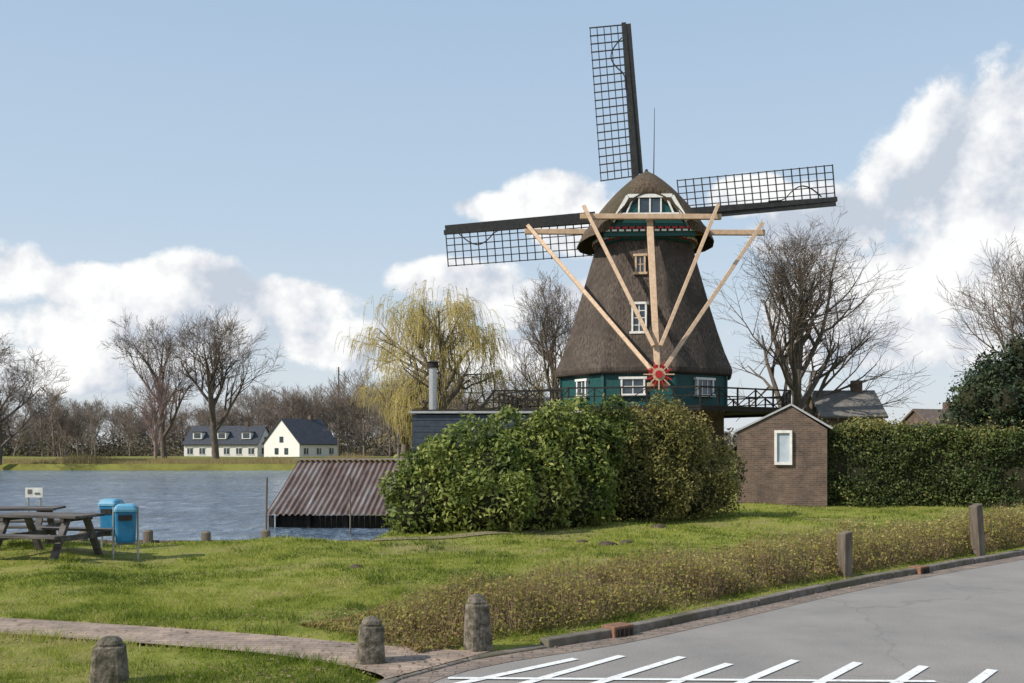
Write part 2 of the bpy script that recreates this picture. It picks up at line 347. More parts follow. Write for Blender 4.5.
# ------------------------------------------------------------------ leaves
def leaves(C,N,size,asp=.5,tint=None,jit=.9):
    n=len(C); nn=N+rng.normal(0,jit,(n,3)); nn/=np.linalg.norm(nn,axis=1)[:,None]
    t=rng.normal(size=(n,3)); t-=nn*(t*nn).sum(1)[:,None]; t/=np.linalg.norm(t,axis=1)[:,None]; bt=np.cross(nn,t)
    s=(size*rng.uniform(.6,1.3,n))[:,None]
    V=np.stack([C-t*s*.5, C+bt*s*asp*.5+nn*s*.06, C+t*s*.5, C-bt*s*asp*.5+nn*s*.06],1).reshape(-1,3)
    F=np.arange(4*n).reshape(n,4); T=np.repeat(tint if tint is not None else rng.random(n),4)
    return V,F,T
def foliage(name,blobs,n,size,mat,asp=.5,core=.78,depth=.35,jit=.9,zmin=.02,lumpy=1.0,sprigs=0,seed=1,tb=0,ssz=(.2,.42)):
    B=np.array(blobs,float)
    if sprigs:
        r2=np.random.default_rng(seed); k=r2.choice(len(B),sprigs,p=B[:,3]/B[:,3].sum()); dd=r2.normal(size=(sprigs,3)); dd[:,2]=np.abs(dd[:,2])*.9+.15; dd[:,1]=-np.abs(dd[:,1])*.8; dd/=np.linalg.norm(dd,axis=1)[:,None]
        s=r2.uniform(*ssz,sprigs); E=np.concatenate([B[k,:3]+dd*B[k,3:]*.97,np.stack([s,s,s*r2.uniform(.8,1.8,sprigs)],1)],1); B=np.concatenate([B,E])
    ar=(B[:,3]*B[:,5]+B[:,4]*B[:,5]+B[:,3]*B[:,4]); pick=rng.choice(len(B),n,p=ar/ar.sum())
    btint=rng.normal(0,.13,len(B))
    d=rng.normal(size=(n,3)); d/=np.linalg.norm(d,axis=1)[:,None]
    lump=1+lumpy*(.13*fbm(d*3+pick[:,None]*3.1,1.6)+.12*fbm(d*9+pick[:,None],1.3)+.10*fbm(d*22+pick[:,None],1.3))
    rr=lump*(1-depth*rng.random(n)**2.0)+np.where(rng.random(n)<.09,rng.random(n)*.24,0)
    C=B[pick,:3]+d*B[pick,3:]*rr[:,None]
    keep=C[:,2]>zmin
    for k in range(len(B)):
        q=(((C-B[k,:3])/B[k,3:])**2).sum(1); keep&=~((q<.5)&(pick!=k))
    C=C[keep]; d=d[keep]; rr=rr[keep]; bt=btint[pick[keep]]
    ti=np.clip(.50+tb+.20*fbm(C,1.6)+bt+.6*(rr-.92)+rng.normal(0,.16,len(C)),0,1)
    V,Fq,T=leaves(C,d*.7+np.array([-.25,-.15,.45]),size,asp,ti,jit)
    parts=[V];faces=[Fq];mi=[np.zeros(len(Fq))];TT=[T];o=len(V)
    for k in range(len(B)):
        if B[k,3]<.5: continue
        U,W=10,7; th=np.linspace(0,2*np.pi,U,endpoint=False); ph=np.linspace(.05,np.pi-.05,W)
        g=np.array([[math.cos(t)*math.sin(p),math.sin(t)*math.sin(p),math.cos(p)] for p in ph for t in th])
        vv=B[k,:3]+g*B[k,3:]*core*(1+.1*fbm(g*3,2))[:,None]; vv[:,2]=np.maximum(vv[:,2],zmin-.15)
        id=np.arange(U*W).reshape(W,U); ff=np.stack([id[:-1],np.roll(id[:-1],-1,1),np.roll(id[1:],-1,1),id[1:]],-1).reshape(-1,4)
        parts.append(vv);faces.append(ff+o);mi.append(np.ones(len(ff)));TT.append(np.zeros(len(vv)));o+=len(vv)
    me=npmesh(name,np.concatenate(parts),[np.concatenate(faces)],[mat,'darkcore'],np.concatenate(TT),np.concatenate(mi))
    return addobj(name,me)
LM_laurel=leafmat('laurel_leaves',[(0,(.035,.058,.014)),(.35,(.10,.14,.026)),(.7,(.20,.24,.048)),(1,(.36,.36,.11))],.55,.3,.3)
LM_olive=leafmat('shrub_leaves',[(0,(.07,.065,.02)),(.4,(.175,.165,.048)),(.75,(.29,.25,.085)),(1,(.40,.32,.14))],.7,.3,.2)
LM_hedge=leafmat('hedge_leaves',[(0,(.018,.032,.009)),(.5,(.055,.08,.018)),(.8,(.12,.14,.035)),(1,(.24,.21,.07))],.6,.15)
LM_dark=leafmat('evergreen_leaves',[(0,(.008,.016,.007)),(.5,(.018,.033,.011)),(1,(.05,.065,.02))],.6,0)
LM_low=leafmat('low_hedge_leaves',[(0,(.15,.10,.04)),(.25,(.31,.22,.09)),(.5,(.35,.29,.08)),(.75,(.26,.27,.05)),(1,(.48,.41,.17))],.6,.45,.2)
LM_grass=leafmat('grass_blades',[(0,(.075,.115,.013)),(.35,(.18,.235,.028)),(.65,(.31,.34,.05)),(1,(.48,.41,.17))],.6,.45,.2)
LM_yel=leafmat('willow_buds',[(0,(.38,.31,.07)),(1,(.55,.48,.16))],.6,.4)
LM_litter=leafmat('dead_leaves',[(0,(.07,.045,.025)),(1,(.26,.19,.11))],.8,0)
LM_brush=leafmat('distant_brush_leaves',[(0,(.07,.06,.045)),(.5,(.13,.11,.08)),(1,(.2,.17,.11))],.9,0)

bl=[(-2.1,22.6,.7,.75,.95,.9),(-1.4,23.0,.95,1.0,1.1,1.1),(-.6,23.4,1.15,1.0,1.2,1.15),(.3,24.0,1.3,1.05,1.2,1.25),(-.8,22.4,.7,1.2,.9,.7),(.4,23.5,.8,1.1,.9,.9),(-1.8,24.2,.9,1.0,1,1.0),
    (1.1,24.6,1.35,.95,1.2,1.3),(1.8,25.3,1.45,.9,1.2,1.2),(2.4,25.7,1.55,.8,.9,1.3),(1.3,24.2,.7,1.2,.8,.8),(.85,24.3,2.2,.5,.6,.55),(-.1,23.7,1.9,.5,.6,.55),(2.0,25.2,2.3,.5,.6,.5),(-1.3,23,1.65,.42,.5,.45)]
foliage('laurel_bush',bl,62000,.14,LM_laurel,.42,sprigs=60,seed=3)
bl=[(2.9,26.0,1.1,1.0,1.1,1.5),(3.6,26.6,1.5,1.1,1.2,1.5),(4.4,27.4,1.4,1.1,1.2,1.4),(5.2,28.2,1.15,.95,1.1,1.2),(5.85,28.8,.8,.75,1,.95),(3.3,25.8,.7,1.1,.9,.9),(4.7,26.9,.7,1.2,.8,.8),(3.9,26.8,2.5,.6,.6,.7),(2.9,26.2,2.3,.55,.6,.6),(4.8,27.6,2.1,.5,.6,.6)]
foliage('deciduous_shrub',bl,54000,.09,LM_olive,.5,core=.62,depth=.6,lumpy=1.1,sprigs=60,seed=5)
def boxfoliage(name,path,h,w,n,size,mat,topvar=.12):
    P=np.array(path,float); sg=np.linalg.norm(np.diff(P[:,:2],axis=0),axis=1); cm=np.concatenate([[0],np.cumsum(sg)])
    s=rng.random(n)*cm[-1]; x=np.interp(s,cm,P[:,0]);y=np.interp(s,cm,P[:,1]); hs=np.interp(s,cm,P[:,2]) if P.shape[1]>2 else np.full(n,h)
    k=np.clip(np.searchsorted(cm,s)-1,0,len(sg)-1); T=(P[k+1,:2]-P[k,:2])/sg[k][:,None]; Nn=np.stack([T[:,1],-T[:,0]],1)
    per=rng.random(n)*(2*hs.mean()+w); z=np.zeros(n);o=np.zeros(n);N=np.zeros((n,3))
    hm=hs.mean()
    f=per<hm; t=(per>=hm)&(per<hm+w); bk=per>=hm+w
    z[f]=(per[f]/hm)*hs[f]; o[f]=w/2; N[f,:2]=Nn[f]
    z[t]=hs[t]; o[t]=w/2-(per[t]-hm); N[t,2]=1
    z[bk]=((per[bk]-hm-w)/hm)*hs[bk]; o[bk]=-w/2; N[bk,:2]=-Nn[bk]
    C=np.stack([x+Nn[:,0]*o,y+Nn[:,1]*o,z],1)
    lump=.13*fbm(C,1.3)+.08*fbm(C,4.5)-.24*rng.random(n)**2+np.where(rng.random(n)<.05,.25*rng.random(n),0)
    C=C+N*lump[:,None]*(topvar/.12); C[:,2]=np.maximum(C[:,2],.03)
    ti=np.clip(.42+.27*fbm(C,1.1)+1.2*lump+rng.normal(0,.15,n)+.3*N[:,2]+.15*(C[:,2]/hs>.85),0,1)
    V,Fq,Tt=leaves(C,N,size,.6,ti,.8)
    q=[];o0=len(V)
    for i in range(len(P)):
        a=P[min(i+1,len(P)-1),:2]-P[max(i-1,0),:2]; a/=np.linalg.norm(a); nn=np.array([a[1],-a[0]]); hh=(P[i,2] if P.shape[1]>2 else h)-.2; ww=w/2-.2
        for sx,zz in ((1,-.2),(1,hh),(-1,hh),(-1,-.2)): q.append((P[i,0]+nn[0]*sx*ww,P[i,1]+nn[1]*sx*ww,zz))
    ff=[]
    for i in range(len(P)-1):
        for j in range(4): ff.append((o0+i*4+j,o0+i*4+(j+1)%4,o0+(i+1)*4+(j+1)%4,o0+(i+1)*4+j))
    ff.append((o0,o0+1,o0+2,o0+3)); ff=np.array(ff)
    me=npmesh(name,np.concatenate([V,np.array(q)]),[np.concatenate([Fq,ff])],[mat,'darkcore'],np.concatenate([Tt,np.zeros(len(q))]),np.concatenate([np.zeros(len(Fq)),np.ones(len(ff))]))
    return addobj(name,me)
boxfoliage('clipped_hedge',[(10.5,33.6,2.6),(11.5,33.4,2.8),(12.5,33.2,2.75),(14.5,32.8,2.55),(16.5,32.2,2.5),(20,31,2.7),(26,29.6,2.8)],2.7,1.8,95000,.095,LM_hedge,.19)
bl=[(20.6,44,3.2,1.5,1.5,2.2),(22.3,45,3.6,2.2,2,2.8),(24.5,45,3.4,2.2,2,3.1),(21.4,44.6,4.6,1.1,1.2,1.3),(23.2,45,5.2,1.3,1.2,1.35),(19.6,43.5,2.3,1.1,1.2,1.6),(26,45,3,2,2,2.6),(23,43.4,2,2.6,1.4,2)]
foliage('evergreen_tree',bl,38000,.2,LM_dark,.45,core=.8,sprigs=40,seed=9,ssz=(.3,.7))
def lowhedge():
    n=105000
    s0=cum[np.argmin(np.abs(K[:,0]+.35)+np.abs(K[:,1]-9.4))]
    L=20.0; s=s0-.3+L*rng.random(n)**1.25
    x=np.interp(s,cum,K[:,0]);y=np.interp(s,cum,K[:,1]); x2=np.interp(s+.05,cum,K[:,0]);y2=np.interp(s+.05,cum,K[:,1])
    T=np.stack([x2-x,y2-y],1);T/=np.linalg.norm(T,axis=1)[:,None]; N=np.stack([-T[:,1],T[:,0]],1)
    u=(s-s0)/L; wid=1.95-.7*u; o=.42+wid*rng.random(n)
    px=x+N[:,0]*o;py=y+N[:,1]*o
    e=(o-.42)/wid; prof=np.clip(np.minimum(e,1-e)*5,0,1)**.5; start=np.clip((s-s0+.2)/.8,.25,1)
    P3=np.stack([px,py,np.zeros(n)],1)
    hh=(.37+.22*u)*prof*start*(1+.30*fbm(P3,2.2)+.2*fbm(P3,6.1)+.12*fbm(P3,15))
    z=.06+hh*(1-.8*rng.random(n)**1.6)+np.where(rng.random(n)<.06,.14*rng.random(n),0)
    C=np.stack([px,py,z],1); keep=rng.random(n)<np.clip(.62+.5*fbm(P3,3.3),.2,1)
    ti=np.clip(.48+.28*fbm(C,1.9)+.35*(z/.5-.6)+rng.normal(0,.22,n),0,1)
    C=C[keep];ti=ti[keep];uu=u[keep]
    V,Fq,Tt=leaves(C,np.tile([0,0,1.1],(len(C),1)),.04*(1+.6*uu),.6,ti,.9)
    k=rng.choice(len(C),26000); b0=C[k].copy(); b0[:,2]=.04; tp=C[k]+rng.normal(0,.06,(len(k),3)); tp[:,2]=hh[keep][k]*rng.uniform(.7,1.35,len(k))+.08
    w=np.stack([rng.normal(0,1,len(k)),rng.normal(0,1,len(k)),np.zeros(len(k))],1); w/=np.linalg.norm(w,axis=1)[:,None]; w*=.0045
    TV=np.stack([b0-w,b0+w,tp],1).reshape(-1,3); TF=np.arange(len(TV)).reshape(-1,3)+len(V)
    tw=nmat('low_hedge_twigs',(.18,.13,.08),(.28,.21,.13),2,.95)
    me=npmesh('low_hedge',np.concatenate([V,TV]),[Fq,TF],[LM_low,tw],np.concatenate([Tt,np.zeros(len(TV))]),np.concatenate([np.zeros(len(Fq)),np.ones(len(TF))]))
    addobj('low_hedge',me)
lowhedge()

def grass():
    Vs=[];Ts=[]
    for (y0,y1,n,h,w) in ((7.4,10.5,85000,.042,.008),(10.5,14,90000,.042,.010),(14,20,90000,.045,.016),(20,33.5,80000,.045,.028)):
        y=rng.uniform(y0,y1,n); x=rng.uniform(-.56,.56,n)*y
        kd=kdist(x,y); pd=pathdist(x,y); d=lake(x,y)
        edge=.42+.07*fbm(np.stack([x,y,0*x],1),5)
        keep=(kd>.17)&(d<-.05)&(pd>edge)
        P=np.stack([x,y,0*x],1); bare=fbm(P,.9)*.55+fbm(P,3.1)*.45+.35*fbm(P,8)+.08
        bare=bare+.7*np.exp(-(((x+7.6)/2.2)**2+((y-17.4)/1.4)**2))
        keep&=(rng.random(n)>np.clip(bare*1.4,0,.88))
        x=x[keep];y=y[keep];pd=pd[keep];kd=kd[keep]; m=len(x); P=P[keep]; bare=bare[keep]
        z=height(x,y)
        cl=np.clip(fbm(P+9,2.6)-.3,0,1)+.7*np.clip(fbm(P+4,6)-.4,0,1)
        tall=.8+.4*np.clip(fbm(P,1.4),0,1)+1.9*cl+1.1*np.exp(-np.abs(pd-.45)*7)
        hh=h*tall*rng.uniform(.5,1.4,m); a=rng.random(m)*2*np.pi; lean=rng.normal(0,.7,(m,2))*hh[:,None]
        wx=np.cos(a)*w/2;wy=np.sin(a)*w/2
        b0=np.stack([x-wx,y-wy,z-.01],1);b1=np.stack([x+wx,y+wy,z-.01],1);tp=np.stack([x+lean[:,0],y+lean[:,1],z+hh],1)
        Vs.append(np.stack([b0,b1,tp],1).reshape(-1,3))
        t=np.clip(.46+.34*fbm(P,.7)+.24*fbm(P,2.3)+.3*bare+rng.normal(0,.17,m)-.6*cl,0,1); Ts.append(np.repeat(t,3))
    V=np.concatenate(Vs); me=npmesh('lawn_grass',V,[np.arange(len(V)).reshape(-1,3)],[LM_grass],np.concatenate(Ts)); addobj('lawn_grass',me)
    n=15000; y=rng.uniform(7.6,21,n); x=rng.uniform(-.56,.5,n)*y; kd=kdist(x,y); P=np.stack([x,y,0*x],1)
    pr=np.clip(.15+.5*np.clip(fbm(P,1.1),0,1)+.8*np.exp(-np.abs(kd-.35)*4),0,1); k=(kd>-.25)&(rng.random(n)<pr)&(lake(x,y)<-.1)
    x=x[k];y=y[k];kd=kd[k]; z=np.where(kd>.15,height(x,y)+.03,.015); z=np.where(pathdist(x,y)<.42,np.where(x<-2.2,.085,.085-.05*np.clip((x+2.2)/1.58,0,1)),z)
    V,Fq,T=leaves(np.stack([x,y,z],1),np.tile([0,0,2.],(len(x),1)),.042,.6,None,.5)
    addobj('leaf_litter',npmesh('leaf_litter',V,[Fq],[LM_litter],T))
grass()
for (mx_,my_,mr_) in ((1.9,20.2,.22),(2.35,20.6,.16),(1.45,20.9,.14),(3.4,23.2,.2),(-2.4,15.4,.13)):
    q=MB(); rings=[]
    for k in range(6):
        f=k/5; rr=mr_*math.cos(f*1.5); rings.append([(rr*math.cos(t)*(1+.2*math.sin(3*t+k)),rr*math.sin(t)*(1+.15*math.sin(2*t)),mr_*.5*math.sin(f*1.5)-.02) for t in np.linspace(0,2*math.pi,14,endpoint=False)])
    q.loft(rings); o=q.obj('molehill','dirt',smooth=True); o.location=(mx_,my_,float(height(np.array([mx_]),np.array([my_]))[0]))

# ------------------------------------------------------------------ trees
def tubes(segs,minr,thick=None):
    S=np.array(segs); P0=S[:,0:3];P1=S[:,3:6];R0=np.maximum(S[:,6],minr);R1=np.maximum(S[:,7],minr*.8)
    Vs=[];Fs=[];o=0; big=R0>minr*4; mi=[]
    for bi,(msk,ns) in enumerate(((big,6),(~big,3))):
        p0,p1,r0,r1=P0[msk],P1[msk],R0[msk],R1[msk]
        if len(p0)==0: continue
        d=p1-p0; L=np.linalg.norm(d,axis=1)[:,None]+1e-9; d/=L; p1=p1+d*r1[:,None]*.3
        u=np.where(np.abs(d[:,2:3])<.9,[[0,0,1.]],[[1.,0,0]]); a=np.cross(d,u); a/=np.linalg.norm(a,axis=1)[:,None]; b=np.cross(d,a)
        th=np.arange(ns)*2*np.pi/ns
        ring=a[:,None,:]*np.cos(th)[None,:,None]+b[:,None,:]*np.sin(th)[None,:,None]
        v=np.concatenate([p0[:,None]+ring*r0[:,None,None],p1[:,None]+ring*r1[:,None,None]],1)
        m=len(p0); base=(np.arange(m)*2*ns)[:,None]+o; i=np.arange(ns); j=(i+1)%ns
        f=np.stack([base+i,base+j,base+ns+j,base+ns+i],-1).reshape(-1,4); Fs.append(f); mi.append(np.full(len(f),bi)); Vs.append(v.reshape(-1,3)); o+=m*2*ns
    return np.concatenate(Vs),np.concatenate(Fs),np.concatenate(mi)
def tree_segs(seed,H,W,nch=(7,5,5,4,3),trunk=.28,r0=.35,up=.12,ang=(28,58),wander=.16,ratio=.66,droop=0):
    rd=random.Random(seed); segs=[]; tips=[]
    def rec(p,d,L,r,lv):
        n=5 if lv==0 else (4 if lv<3 else 2); pts=[(p,d,r)]
        for i in range(n):
            w=wander*(.4 if lv==0 else 1)
            d=Vector((d.x+rd.gauss(0,w),d.y+rd.gauss(0,w),d.z+rd.gauss(0,w)+up*(1 if lv<4 else .3)-droop*max(0,lv-2))).normalized()
            q=p+d*(L/n); r2=r*(1-.75*(i+1)/n) if lv>0 else r*(1-.55*(i+1)/n)
            rr=pts[-1][2]; segs.append((*p,*q,rr,r2)); p=q; pts.append((p,d,r2))
        if lv>=len(nch): tips.append(tuple(p)); return
        k=nch[lv]
        for c in range(k):
            t=(trunk+(1-trunk)*(c+rd.random())/k) if lv==0 else (.25+.75*(c+rd.random())/k)
            f=t*n; i=min(int(f),n-1); fr=f-i; a,b=pts[i],pts[i+1]; pp=a[0].lerp(b[0],fr); rr=a[2]*(1-fr)+b[2]*fr; dd=b[1]
            an=R(rd.uniform(*ang))*(1.15-.45*t if lv==0 else 1); az=rd.random()*6.283 if lv else (c*2.4+rd.uniform(-.4,.4))
            ax=dd.cross(Vector((math.cos(az),math.sin(az),.13))).normalized(); nd=Matrix.Rotation(an,3,ax)@dd
            rec(pp,nd,L*ratio*(1.25-.55*t)*rd.uniform(.75,1.2)*(1.0 if lv else .95),min(rr*.75,r*.6),lv+1)
    rec(Vector((0,0,0)),Vector((0,0,1)),1.0,1.0,0)
    S=np.array(segs); P=np.concatenate([S[:,:3],S[:,3:6]]); zt=np.percentile(P[:,2],99.8); wx=np.percentile(np.abs(P[:,0]),99)*2
    sc=np.array([W/wx,W/wx,H/zt]); S[:,:3]*=sc; S[:,3:6]*=sc; S[:,6:]*=r0; tp=np.array(tips)*sc if tips else None
    return S,tp
def baretree(name,loc,H,W,seed,mat='bark',mat2='barktwig',minr=.012,rz=0,**kw):
    S,t=tree_segs(seed,H,W,**kw); V,F,mi=tubes(S,minr); me=npmesh(name,V,[F],[mat,mat2],None,mi); return addobj(name,me,loc,rz)
baretree('bare_tree',(20.3,72,0),18.6,16,31,minr=.0105,nch=(12,6,5,4,3),r0=.45,trunk=.14,ang=(30,58),ratio=.66,wander=.11)
baretree('bare_tree',(4.0,80,0),15.8,10,5,minr=.0115,nch=(9,5,5,4,3),r0=.35,trunk=.2,ratio=.7)
baretree('bare_tree',(31.5,60,0),14.5,10,8,minr=.010,nch=(9,5,5,4,3),r0=.3,trunk=.2,ratio=.7)
baretree('bare_tree',(-37,125,0),19.2,14.5,11,minr=.016,nch=(8,5,5,4,3),r0=.48,trunk=.25,ang=(28,52),ratio=.7)
baretree('bare_tree',(-44.5,128,0),19,13,12,minr=.016,nch=(8,5,5,4,3),r0=.42,trunk=.28,ang=(28,52),ratio=.7)
baretree('bare_tree',(-57.5,112,0),14.5,12,14,minr=.015,nch=(8,5,5,4,3),r0=.32,trunk=.2,ratio=.7)
baretree('birch_tree',(-41.5,116.5,.2),11.2,5.5,16,mat='barkpink',mat2='barkpink',minr=.015,nch=(10,6,5,4),r0=.2,trunk=.15,up=.25,ang=(20,40))
def willow(name,loc,H,W,seed):
    S,t=tree_segs(seed,H*.95,W*.85,nch=(8,5,4,3),trunk=.18,up=.05,ang=(35,65),r0=.42,ratio=.72)
    V,F,_=tubes(S[S[:,6]>.015],.016); P=np.concatenate([S[:,:3],S[:,3:6]]); P=P[P[:,2]>H*.3]
    n=3600; k=P[rng.choice(len(P),n)]; L=rng.uniform(.6,3.0,n)*np.clip(k[:,2]/H,.3,1); segs=[];C=[]
    out=k[:,:2]/(np.linalg.norm(k[:,:2],axis=1)[:,None]+.3)
    for i in range(n):
        p=k[i].copy(); hv=out[i]*rng.uniform(.2,.8)+rng.normal(0,.2,2); m=5
        for j in range(m):
            q=p+np.array([hv[0]*L[i]/m*(1-j/m),hv[1]*L[i]/m*(1-j/m),-(L[i]/m)*min(1,(j+.1)/2.2)+rng.normal(0,.01)])
            if q[2]<.6: break
            segs.append((*p,*q,.012,.010)); C.append((p+q)/2); p=q
    V2,F2,_=tubes(segs,.011); C=np.array(C); C=C+rng.normal(0,.08,C.shape)
    V3,F3,T3=leaves(C,np.zeros((len(C),3)),.10,.3)
    VV=np.concatenate([V,V2,V3]); FF=np.concatenate([F,F2+len(V),F3+len(V)+len(V2)])
    mi=np.concatenate([np.zeros(len(F)),np.ones(len(F2)),np.full(len(F3),2)])
    me=npmesh(name,VV,[FF],['barktwig','willowbark',LM_yel],np.concatenate([np.zeros(len(V)+len(V2)),T3]),mi); addobj(name,me,loc)
willow('willow_tree',(-4.4,62,0),13,13.5,21)
willow('willow_tree',(-8.5,78,0),8.5,7,23)
def treeline():
    T=[]
    for s in range(5):
        S,_=tree_segs(40+s,1,.7,nch=(8,5,4,3),trunk=.15,r0=.016,up=.15,ang=(22,50)); T.append(S)
    rd=random.Random(4); Vs=[];Fs=[];o=0
    def put(x,y,h,w,z=-.4):
        nonlocal o
        S=T[rd.randrange(5)].copy(); a=rd.random()*6.28; c,s_=math.cos(a),math.sin(a)
        for i in (0,3):
            xx=S[:,i]*c-S[:,i+1]*s_; yy=S[:,i]*s_+S[:,i+1]*c; S[:,i]=xx*w*1.3+x; S[:,i+1]=yy*w*1.3+y; S[:,i+2]=S[:,i+2]*h+z
        S[:,6:]*=h; V,F,_=tubes(S,.026); Vs.append(V);Fs.append(F+o);o+=len(V)
    for i in range(165):
        x=-130+i*.82+rd.uniform(-1.5,1.5); y=rd.uniform(180,240)
        if -75<x<-30: y=rd.uniform(213,245)     # behind the farmhouses, whose front gardens are open
        px=x/y; h=rd.uniform(8,14.5)
        if -.26<px<-.1: h=rd.uniform(12,18)
        put(x,y,h,h*rd.uniform(.6,.9))
    for i in range(16):
        x=45+i*5+rd.uniform(-2,2); put(x*1.6,rd.uniform(170,200),rd.uniform(5,8),6)
    for i in range(12): put(-22+i*2.4+rd.uniform(-1,1),rd.uniform(120,150),rd.uniform(9,14),9,0)
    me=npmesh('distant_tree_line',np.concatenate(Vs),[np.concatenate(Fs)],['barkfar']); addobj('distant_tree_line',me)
    n=60000; x=rng.uniform(-135,40,n); y=np.where(x>-22,rng.uniform(150,175,n),rng.uniform(210,240,n)); P=np.stack([x,y,0*x],1)
    hh=3.8+1.8*fbm(P,.12)+1.4*fbm(P,.4)+1.0*fbm(P,1.1); z=-.5+hh*(1-rng.random(n)**1.8)
    C=np.stack([x,y,z],1); V,Fq,Tt=leaves(C,np.tile([0,-.5,.4],(n,1)),.65,.4,np.clip(.4+.4*fbm(P,.21)+rng.normal(0,.15,n),0,1))
    addobj('distant_brush',npmesh('distant_brush',V,[Fq],[LM_brush],Tt))
    n=14000; x=rng.uniform(22,110,n); y=rng.uniform(90,110,n); P=np.stack([x,y,0*x],1)
    hh=2.6+1.0*fbm(P,.2)+.6*fbm(P,.7); z=hh*(1-rng.random(n)**1.8)
    V,Fq,Tt=leaves(np.stack([x,y,z],1),np.tile([0,-.5,.4],(n,1)),.4,.5,np.clip(.4+.4*fbm(P,.21)+rng.normal(0,.15,n),0,1))
    addobj('distant_brush',npmesh('distant_brush',V,[Fq],[LM_brush],Tt))
treeline()

# ------------------------------------------------------------------ windmill
mill=empty('windmill',(7.95,60,0),R(-2.5))
def oct(ap,z,rot,cx=0,cy=0,n=8):
    r=ap/math.cos(math.pi/n); return [(cx+r*math.cos(rot+2*math.pi*(i+.5)/n),cy+r*math.sin(rot+2*math.pi*(i+.5)/n),z) for i in range(n)]
BR=R(-9)
q=MB(); prof=[(6.05,4.85),(6.1,5.1),(6.4,5.12),(7.4,4.7),(8.6,4.3),(10.2,3.82),(12,3.32),(13.9,2.8)]
q.loft([oct(a,z,BR) for z,a in prof]); q.obj('thatched_body','thatch',mill,bevel=.12)
def ap_at(z): return float(np.interp(z,[p[0] for p in prof],[p[1] for p in prof]))
q=MB(); q.loft([oct(4.75,z,BR) for z in (4.15,6.08)]); q.obj('green_base_storey','green',mill)
q=MB()
for i in range(8):
    a=BR+2*math.pi*(i+.5)/8; r=4.75/math.cos(math.pi/8); q.box((r*math.cos(a),r*math.sin(a),5.1),(.16,.16,1.9),a)
q.obj('base_corner_posts','green',mill)
q=MB(); q.loft([oct(4.65,z,BR) for z in (-.2,4.15)]); q.obj('brick_base','brick',mill)
q=MB(); q.loft([oct(2.85,13.85,0,n=24),oct(3.0,13.95,0,n=24),oct(3.1,14.3,0,n=24)]); q.obj('cap_collar','green',mill)
q=MB()
for i in range(36):
    a=2*math.pi*i/36; q.box((3.1*math.cos(a),3.1*math.sin(a),14.16),(.05,.42,.16),a)
q.mi=1
for i in range(36):
    a=2*math.pi*(i+.5)/36; q.box((3.08*math.cos(a),3.08*math.sin(a),14.02),(.05,.3,.1),a)
q.obj('collar_trim',['white','red'],mill)
def window(q,cx,cz,ap,fa,w,h,lean=0,cols=2,rows=3):
    n=Vector((math.cos(fa),math.sin(fa),0)); t=Vector((-n.y,n.x,0)); c=n*ap+t*cx+Vector((0,0,cz)); rz=fa+math.pi/2
    def B(dx,dz,ww,hh,th,o): p=c+t*dx+Vector((0,0,dz))+n*o; q.box(p,(ww,th,hh),rz)
    q.mi=1; B(0,0,w,h,.3,0)
    q.mi=0
    B(-w/2,0,.1,h+.1,.42,.03);B(w/2,0,.1,h+.1,.42,.03);B(0,h/2+.02,w+.3,.13,.44,.04);B(0,-h/2-.02,w+.3,.13,.48,.05)
    for i in range(1,cols): B(-w/2+w*i/cols,0,.05,h,.36,0)
    for i in range(1,rows): B(0,-h/2+h*i/rows,w,.045,.35,0)
FA=BR-math.pi/2
q=MB(); window(q,0,12.35,ap_at(12.35)+.05,FA,.5,1.0,rows=2); q.obj('upper_body_window',['cream','glass'],mill)
q=MB(); window(q,0,9.2,ap_at(9.2)+.05,FA,.75,1.6,rows=4); q.obj('body_window',['white','glass'],mill)
q=MB()
window(q,-.3,5.35,4.71,FA,1.25,.9,cols=2,rows=2); window(q,.2,5.35,4.71,FA-math.pi/4,.8,.9,cols=2,rows=2); window(q,.2,5.35,4.71,FA+math.pi/4,1.2,.9,cols=3,rows=2)
q.obj('base_windows',['white','glass'],mill)
def arch(w,t,b,y,n=25,p=1.35):
    pts=[]
    for i in range(n):
        x=math.cos(math.pi*i/(n-1)); 
        z=(1-abs(x)**p)**(.8) if abs(x)<1 else 0
        pts.append((w*x*(1+.03*(abs(x)>.9)),y,b+(t-b)*z))
    return pts
q=MB()
rows=[(-3.15,2.2,16.15,14.3,1.9),(-3.55,2.3,16.35,14.25,1.8),(-3.4,2.8,16.95,14.15,1.6),(-2.7,3.35,17.6,14.05,1.4),(-1.5,3.8,18.15,14.0,1.3),(.0,3.95,18.4,13.95,1.25),(1.6,3.7,18.2,14.0,1.25),(3.0,3.15,17.7,14.1,1.3),(3.9,2.4,16.9,14.4,1.5)]
q.loft([arch(w,t,b,y,p=p) for y,w,t,b,p in rows],closed=False,cap=True); q.obj('thatched_cap','thatchcap',mill,smooth=True)
q=MB(); q.loft([arch(2.3,16.3,14.3,-3.16,p=1.9),arch(2.3,16.3,14.3,-3.22,p=1.9)],closed=True); q.box((0,-3.1,14.15),(5.2,.3,.35)); q.obj('cap_back_panel','green',mill)
q=MB()
pr=[(-2.1,14.75),(-1.25,16.2),(1.25,16.2),(2.1,14.75)]
for (a,b2) in zip(pr[:-1],pr[1:]): q.beam((a[0],-3.46,a[1]),(b2[0],-3.46,b2[1]),.2,.13,(0,1,0))
q.box((0,-3.43,15.2),(3.3,.1,.1))
for x in (-.62,0,.62): q.box((x,-3.42,15.65),(.08,.12,.85))
for x in (-1.05,1.05): q.beam((x*.9,-3.42,16.1),(x*1.25,-3.42,15.25),.09,.1,(0,1,0))
q.mi=1; q.box((-.31,-3.36,15.66),(.5,.1,.76));q.box((.31,-3.36,15.66),(.5,.1,.76))
q.mi=2
